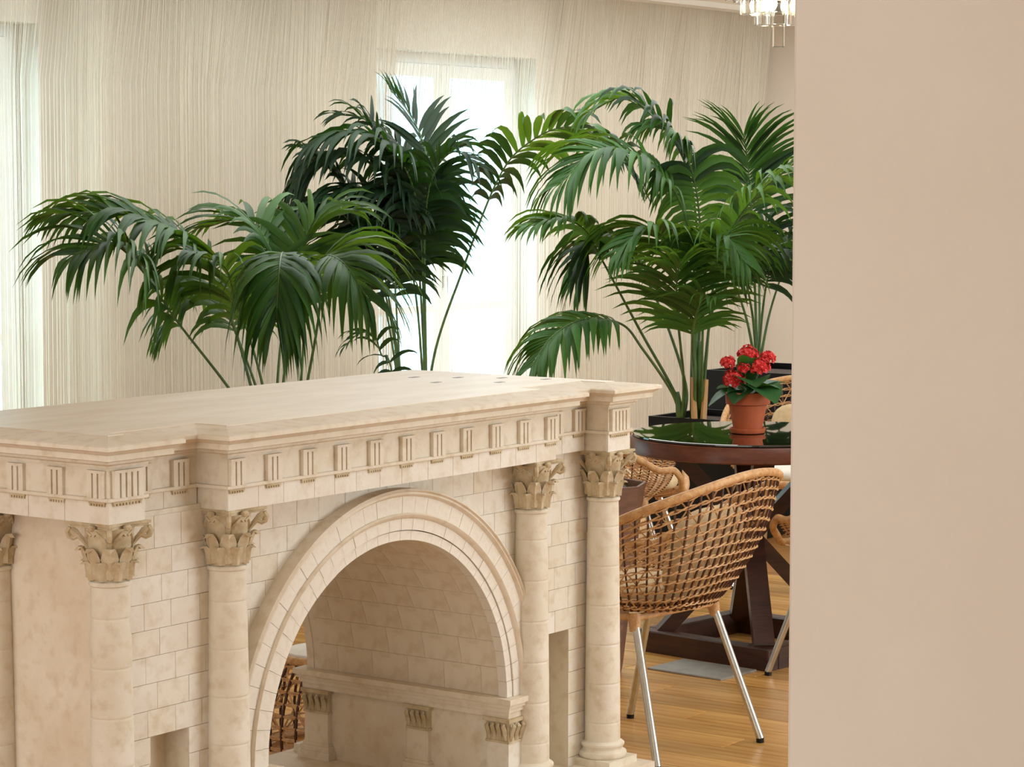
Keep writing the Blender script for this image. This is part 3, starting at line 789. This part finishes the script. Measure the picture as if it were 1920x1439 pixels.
# ------------------------------------------------------------------ palms
def frond(parent, org, ctrl, t0, llen, nl, droop, roll, mat, rseed, wid=.030, fan=50, taper=.55, depth=9):
    """petiole and rachis through surveyed points; leaflets on both sides from fraction t0 to the tip"""
    rr = random.Random(rseed); llen *= 1.25; nl = int(nl*1.35); droop *= 1.35
    P = catmull([at(a, b, c) for a, b, c in ctrl], 10)
    # arc length
    S = [0]
    for i in range(1, len(P)): S.append(S[-1]+(P[i]-P[i-1]).length)
    tot = S[-1]
    rad = [.0075*(1-.8*s/tot)+.0012 for s in S]
    fr = MB().tube(P, rad, 6).build('frond', STEMM, parent, org, smooth=True)
    def evalp(u):
        s = u*tot
        for i in range(1, len(S)):
            if S[i] >= s:
                f = (s-S[i-1])/max(1e-6,S[i]-S[i-1]); return P[i-1].lerp(P[i], f), (P[i]-P[i-1]).normalized()
        return P[-1], (P[-1]-P[-2]).normalized()
    out = []
    for k in range(nl):
        f = (k+.5)/nl; u = t0+(1-t0)*f
        p, T = evalp(u)
        N = Vector((0,0,1))-T*T.z
        if N.length < .35: N = (N + CAMB*.6 - T*(CAMB*.6).dot(T))
        N.normalize(); N = Matrix.Rotation(R(roll), 3, T) @ N
        Sd = T.cross(N).normalized()
        ln = llen*(1-abs(f-.42)**1.6*1.25)*rr.uniform(.9,1.08)
        ln = max(ln, llen*.3)
        for sg in (-1, 1):
            th = R(fan*(1-.30*(1-f)) if f < .5 else fan*(1-.45*(f-.5)*2)); th = R(90)-th+R(8)*(rr.random()-.5)
            th = R(24+44*f) + R(rr.uniform(-5,5))
            d = (Sd*sg*math.cos(th)+T*math.sin(th)+N*(.22+.14*rr.random())+Vector((rr.gauss(0,.07),rr.gauss(0,.07),rr.gauss(0,.07)))).normalized()
            n = 6; pts = []; dv = d.copy(); q = p.copy(); st = ln/n
            for j in range(n+1):
                pts.append((q.copy(), dv.copy())); dv = (dv+Vector((0,0,-1))*droop*(.10+.42*(j/n)**1.1)*rr.uniform(.85,1.15)).normalized(); q = q+dv*st
            vs = []; fs = []; w0 = wid*rr.uniform(.85,1.1)*(.75+.5*math.sin(math.pi*min(1,f+.12)))
            for j, (c, dd) in enumerate(pts):
                t = j/n; wv = w0*(.30+.70*math.sin(math.pi*min(.5,t*1.5+.02)) if t < .33 else 1-((t-.33)/.67)**1.5)
                bn = (N*.75+T*.4*1); sd = dd.cross(N); sd = sd.normalized() if sd.length > .05 else T.copy()
                # leaflets lie edge towards the rachis: mix of the rachis direction and their own side
                sd = (T-dd*T.dot(dd)); sd = sd.normalized() if sd.length > .05 else dd.orthogonal().normalized()
                nn = dd.cross(sd).normalized(); wv = max(wv, .0006)
                vs += [c-sd*wv*.5+nn*wv*.10, c-nn*wv*.06, c+sd*wv*.5+nn*wv*.10]
            for j in range(n): fs += [(j*3,j*3+1,j*3+4,j*3+3),(j*3+1,j*3+2,j*3+5,j*3+4)]
            out.append((ln, vs, fs, mat, fr))
    return out
def palm(name, label, base, planter, fronds, mat):
    t = thing(name, label, 'palm', base, group='potted palms along the window wall')
    leaves = []
    for i, (ctrl, t0, llen, nl, droop, roll, *rest) in enumerate(fronds):
        leaves += frond(t, base, ctrl, t0, llen, nl, droop, roll, rest[0] if rest else mat, i*7+len(label), *(rest[1:]))
    leaves.sort(key=lambda e: -e[0])
    for ln, vs, fs, mt, fr in leaves[:300]: MB().add(vs, fs).build('leaflet', mt, fr, base, smooth=True)
    rest = MB(); 
    for ln, vs, fs, mt, fr in leaves[300:]: rest.add(vs, fs)
    if rest.V: o = rest.build('small_leaflets', mat, t, base, smooth=True); o['kind'] = 'stuff'
    return t
def planter(name, label, x0, x1, y0, y1, h, mat=BLACKM):
    c = ((x0+x1)/2, (y0+y1)/2, 0); t = thing(name, label, 'planter', c); e = .018
    MB().box(x0,x1,y0,y0+e,0,h).box(x0,x1,y1-e,y1,0,h).box(x0,x0+e,y0+e,y1-e,0,h).box(x1-e,x1,y0+e,y1-e,0,h).box(x0+e,x1-e,y0+e,y1-e,0,.04).build('body', mat, t, c)
    MB().box(x0+e,x1-e,y0+e,y1-e,.04,h-.03).build('soil', SOIL, t, c)
    return t

# palm A: bright fronds arching left, in front of the wall between the windows
DA = 9.7; bA = at(530, 1000, DA); bA.z = .45
planter('planter_box', 'black box planter of the left palm behind the arch', bA.x-.24, bA.x+.24, bA.y-.24, bA.y+.24, .48)
def sh(L, d): return [(a, b, d+c) for a, b, c in L]
base = (530, 960, 0)
FA = [
 (sh([base,(470,790,0),(330,600,-.05),(268,510,-.1),(210,458,-.2),(135,478,-.35)],DA), .56,.40,26,.75,-20),
 (sh([base,(480,760,.1),(420,560,.15),(345,455,.1),(240,405,0),(135,402,-.1)],DA), .60,.38,26,.75,-12),
 (sh([base,(530,740,.1),(548,600,.1),(542,500,-.05),(530,474,-.25),(524,500,-.42),(520,560,-.5),(518,600,-.5)],DA), .76,.36,22,1.5,0),
 (sh([base,(570,750,0),(598,590,-.05),(600,490,-.15),(640,490,-.3),(690,560,-.4)],DA), .62,.36,20,.9,15),
 (sh([base,(520,740,.2),(530,560,.3),(495,445,.35),(450,412,.4),(390,425,.45)],DA), .66,.28,18,.5,0),
 (sh([base,(490,760,.2),(440,620,.3),(405,545,.35),(365,550,.4),(318,610,.4)],DA), .62,.28,16,.8,0),
 (sh([base,(560,760,.2),(570,600,.3),(560,500,.35),(590,420,.4),(650,400,.45)],DA), .62,.32,18,.6,0),
 (sh([base,(500,760,.1),(470,640,.1),(440,560,0),(420,500,-.1),(360,475,-.2)],DA), .62,.32,18,.85,-10),
]
palm('kentia_palm', 'green palm arching left over the stone arch top, long drooping leaves', bA, None, FA, LEAF)

# palm B: dark against the bright window
DB = 12.2; bB = at(775, 980, DB); bB.z = .45
planter('planter_box', 'black box planter of the dark palm before the window', bB.x-.24, bB.x+.24, bB.y-.24, bB.y+.24, .48)
b1 = (800, 960, 0); b2 = (765, 960, 0)
FB = [
 (sh([b1,(798,700,0),(790,450,0),(762,320,-.05),(690,255,-.1),(610,262,-.15),(560,330,-.2)],DB), .62,.34,24,.95,0),
 (sh([b1,(796,700,0),(788,440,0),(752,375,.05),(650,360,0),(565,420,-.1)],DB), .62,.36,24,.9,0),
 (sh([b1,(799,700,0),(795,420,0),(800,300,.05),(775,225,.1),(730,165,.1)],DB), .66,.26,16,.3,0),
 (sh([b1,(799,700,0),(797,440,0),(812,330,-.05),(850,285,-.1),(895,310,-.2)],DB), .62,.30,20,.8,0),
 (sh([b2,(742,690,0),(705,510,0),(655,415,-.05),(600,385,-.1),(530,420,-.2)],DB), .62,.32,20,.9,0),
 (sh([b2,(748,690,.1),(722,520,.1),(705,420,.1),(730,380,.1),(790,400,.0)],DB), .62,.30,20,.7,0),
 (sh([b1,(808,700,0),(868,505,0),(938,328,0),(1000,262,-.05),(1070,238,-.1),(1140,268,-.2),(1190,335,-.3)],DB), .60,.28,20,.75,-25,LEAF,.036),
 (sh([b1,(796,700,.1),(780,460,.2),(740,330,.2),(690,230,.2),(640,215,.2)],DB), .64,.28,18,.6,0),
 (sh([b2,(735,700,-.1),(715,665,-.15),(702,630,-.2),(675,625,-.25),(645,650,-.3)],DB), .6,.15,7,.7,0,LEAF,.02),
 (sh([b1,(792,700,.05),(770,500,.05),(720,420,0),(640,440,-.1),(590,480,-.2)],DB), .62,.30,16,.9,0),
 (sh([b1,(797,700,.1),(786,450,.1),(740,345,.1),(655,292,.05),(590,325,0),(560,400,-.05)],DB), .62,.34,22,.9,0,LEAFD,.038),
 (sh([b2,(746,690,.15),(715,520,.2),(672,400,.2),(625,325,.2),(575,285,.2)],DB), .60,.32,18,.7,0,LEAFD,.038),
 (sh([b1,(798,700,.1),(794,430,.15),(775,330,.2),(745,270,.25),(700,235,.3)],DB), .60,.30,18,.8,0,LEAFD,.036),
 (sh([b2,(750,700,0),(742,560,0),(735,460,-.05),(690,440,-.1),(640,470,-.2)],DB), .64,.26,12,.9,0),
]
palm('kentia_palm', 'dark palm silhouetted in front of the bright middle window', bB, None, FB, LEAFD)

# palm C: big palm in the black tray planter behind the table
DC = 11.15; cpx = at(1292, 790, DC); bC = Vector((cpx.x, cpx.y, .52))
planter('tray_planter', 'low black square planter holding the big palm behind the table', 9.47, 9.93, 5.60, 6.06, .56)
c1 = (1278, 800, 0); c2 = (1302, 800, 0); c3 = (1318, 800, 0)
FC = [
 (sh([c1,(1262,740,0),(1205,655,-.05),(1165,608,-.1),(1095,600,-.2),(1035,632,-.35),(995,690,-.45)],DC), .50,.28,22,.95,-10),
 (sh([c1,(1266,740,0),(1200,620,0),(1130,490,-.05),(1095,430,-.1),(1050,412,-.2),(990,425,-.3)],DC), .62,.24,18,.65,0),
 (sh([c1,(1282,720,-.05),(1272,610,-.15),(1268,560,-.25),(1270,520,-.42),(1276,490,-.55)],DC), .46,.32,18,.45,0),
 (sh([c2,(1304,700,0),(1302,520,0),(1275,380,-.05),(1205,300,-.1),(1120,282,-.2),(1050,345,-.3)],DC), .60,.36,26,.85,-15),
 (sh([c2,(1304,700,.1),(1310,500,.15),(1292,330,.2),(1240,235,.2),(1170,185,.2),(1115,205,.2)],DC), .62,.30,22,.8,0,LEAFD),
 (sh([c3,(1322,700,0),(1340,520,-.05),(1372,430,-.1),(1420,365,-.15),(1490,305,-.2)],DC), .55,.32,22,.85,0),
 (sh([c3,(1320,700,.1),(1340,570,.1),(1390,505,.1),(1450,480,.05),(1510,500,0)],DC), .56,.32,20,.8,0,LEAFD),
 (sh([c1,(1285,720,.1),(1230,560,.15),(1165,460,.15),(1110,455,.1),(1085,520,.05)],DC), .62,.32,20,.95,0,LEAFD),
 (sh([c2,(1308,700,.1),(1315,480,.15),(1300,330,.15),(1262,255,.15),(1215,235,.2)],DC), .60,.27,20,1.3,0,LEAFD),
 (sh([c2,(1302,700,-.1),(1290,560,-.15),(1262,470,-.25),(1215,430,-.35),(1160,470,-.45)],DC), .60,.30,20,.8,0),
 (sh([c3,(1316,700,-.1),(1320,560,-.2),(1330,480,-.3),(1360,445,-.4),(1395,490,-.5)],DC), .60,.30,18,.9,0),
 (sh([c2,(1302,720,-.05),(1298,640,-.2),(1305,590,-.32),(1320,560,-.45),(1340,560,-.55)],DC), .55,.26,14,.5,0),
]
pc = palm('kentia_palm', 'big green palm rising from the low black planter behind the table', bC, None, FC, LEAF)
for (a, b, c, d_) in ((1302,795,1299,708),(1318,795,1324,712)):
    MB().tube([at(a,b,DC-.05), at(c,d_,DC-.05)], [.016,.011], 7).build('cut_stem', STAKE, pc, bC)
for (a, b, c, d_) in ((1278,800,1270,735),(1302,800,1300,600),(1310,800,1312,640)):
    MB().tube([at(a,b,DC), at((a+c)/2,(b+d_)/2,DC), at(c,d_,DC)], [.022,.018,.009], 8).build('trunk', STEMM, pc, bC, smooth=True)

# palm D: behind it, in a tall black planter by the side wall
DD = 12.3; dp = at(1420, 690, DD); bD = Vector((dp.x, dp.y, .66))
pd0 = at(1324, 760, 12.05)
planter('tall_planter', 'tall black planter box behind the flower pot with a palm in it', pd0.x, pd0.x+.62, pd0.y-.95, pd0.y, .71)
d1 = (1420, 705, 0)
FD = [
 (sh([d1,(1416,560,0),(1410,400,0),(1404,330,.0),(1400,290,-.05),(1394,252,-.12)],DD), .64,.34,22,.35,0,LEAFD,.022),
 (sh([d1,(1428,600,0),(1440,520,-.05),(1462,465,-.1),(1500,450,-.2)],DD), .55,.30,18,.7,0,LEAFD,.022),
 (sh([d1,(1400,600,0),(1372,520,-.05),(1345,460,-.1),(1300,440,-.2)],DD), .55,.30,18,.7,0,LEAFD,.022),
 (sh([d1,(1440,600,.1),(1464,520,.1),(1490,450,.1),(1530,420,.1)],DD), .6,.30,16,.6,0,LEAFD,.022),
 (sh([d1,(1412,600,-.05),(1398,520,-.15),(1392,470,-.3),(1400,450,-.45)],DD), .55,.28,16,.7,0,LEAFD,.022),
 (sh([d1,(1424,600,.1),(1424,500,.15),(1436,420,.2),(1470,395,.2)],DD), .6,.30,16,.7,0,LEAFD,.022),
]
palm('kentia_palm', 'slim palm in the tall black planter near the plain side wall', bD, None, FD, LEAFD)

# ------------------------------------------------------------------ crystal chandelier
C0 = at(1460, 0, 9.0); C0.z = 0
zb = at(1460, 88, 9.0).z
chd = thing('crystal_chandelier', 'tiered crystal chandelier of hanging glass bars near the ceiling', 'chandelier', (C0.x, C0.y, ZC))
o0 = (C0.x, C0.y, ZC)
def prism_mesh(L_, wd):
    return MB().bbox(-wd/2,wd/2,-wd/2,wd/2,-L_,0,.004).mesh('glass_bar', CRYSTAL)
for n_, r_, z0, L_, wd in ((2,.024,zb,.165,.042),(6,.068,zb+.078,.15,.044),(10,.118,zb+.118,.15,.044),(14,.172,zb+.168,.15,.044)):
    me = prism_mesh(L_, wd)
    for k in range(n_):
        a = 2*math.pi*k/n_+.55; o = link('glass_bar', me, chd); o.location = (r_*math.cos(a), r_*math.sin(a), z0+L_-ZC); o.rotation_euler = (0,0,a)
    MB().tube([(r_*math.cos(2*math.pi*k/32), r_*math.sin(2*math.pi*k/32), z0+L_+.004-ZC) for k in range(32)], .005, 6, closed=True).build('ring', BRASS, chd)
MB().tube([(0,0,zb+.17-ZC),(0,0,-.0)], .010, 8).lathe([(.07,-.025),(.06,-.01),(.06,0)], 20).build('stem', BRASS, chd)
for k in range(4):
    a = k*math.pi/2+.3; MB().lathe([(.004,-.03),(.014,-.012),(.016,.0),(.010,.018),(.004,.026)], 10, (.095*math.cos(a), .095*math.sin(a), zb+.15-ZC)).build('bulb', BULB, chd, smooth=True)
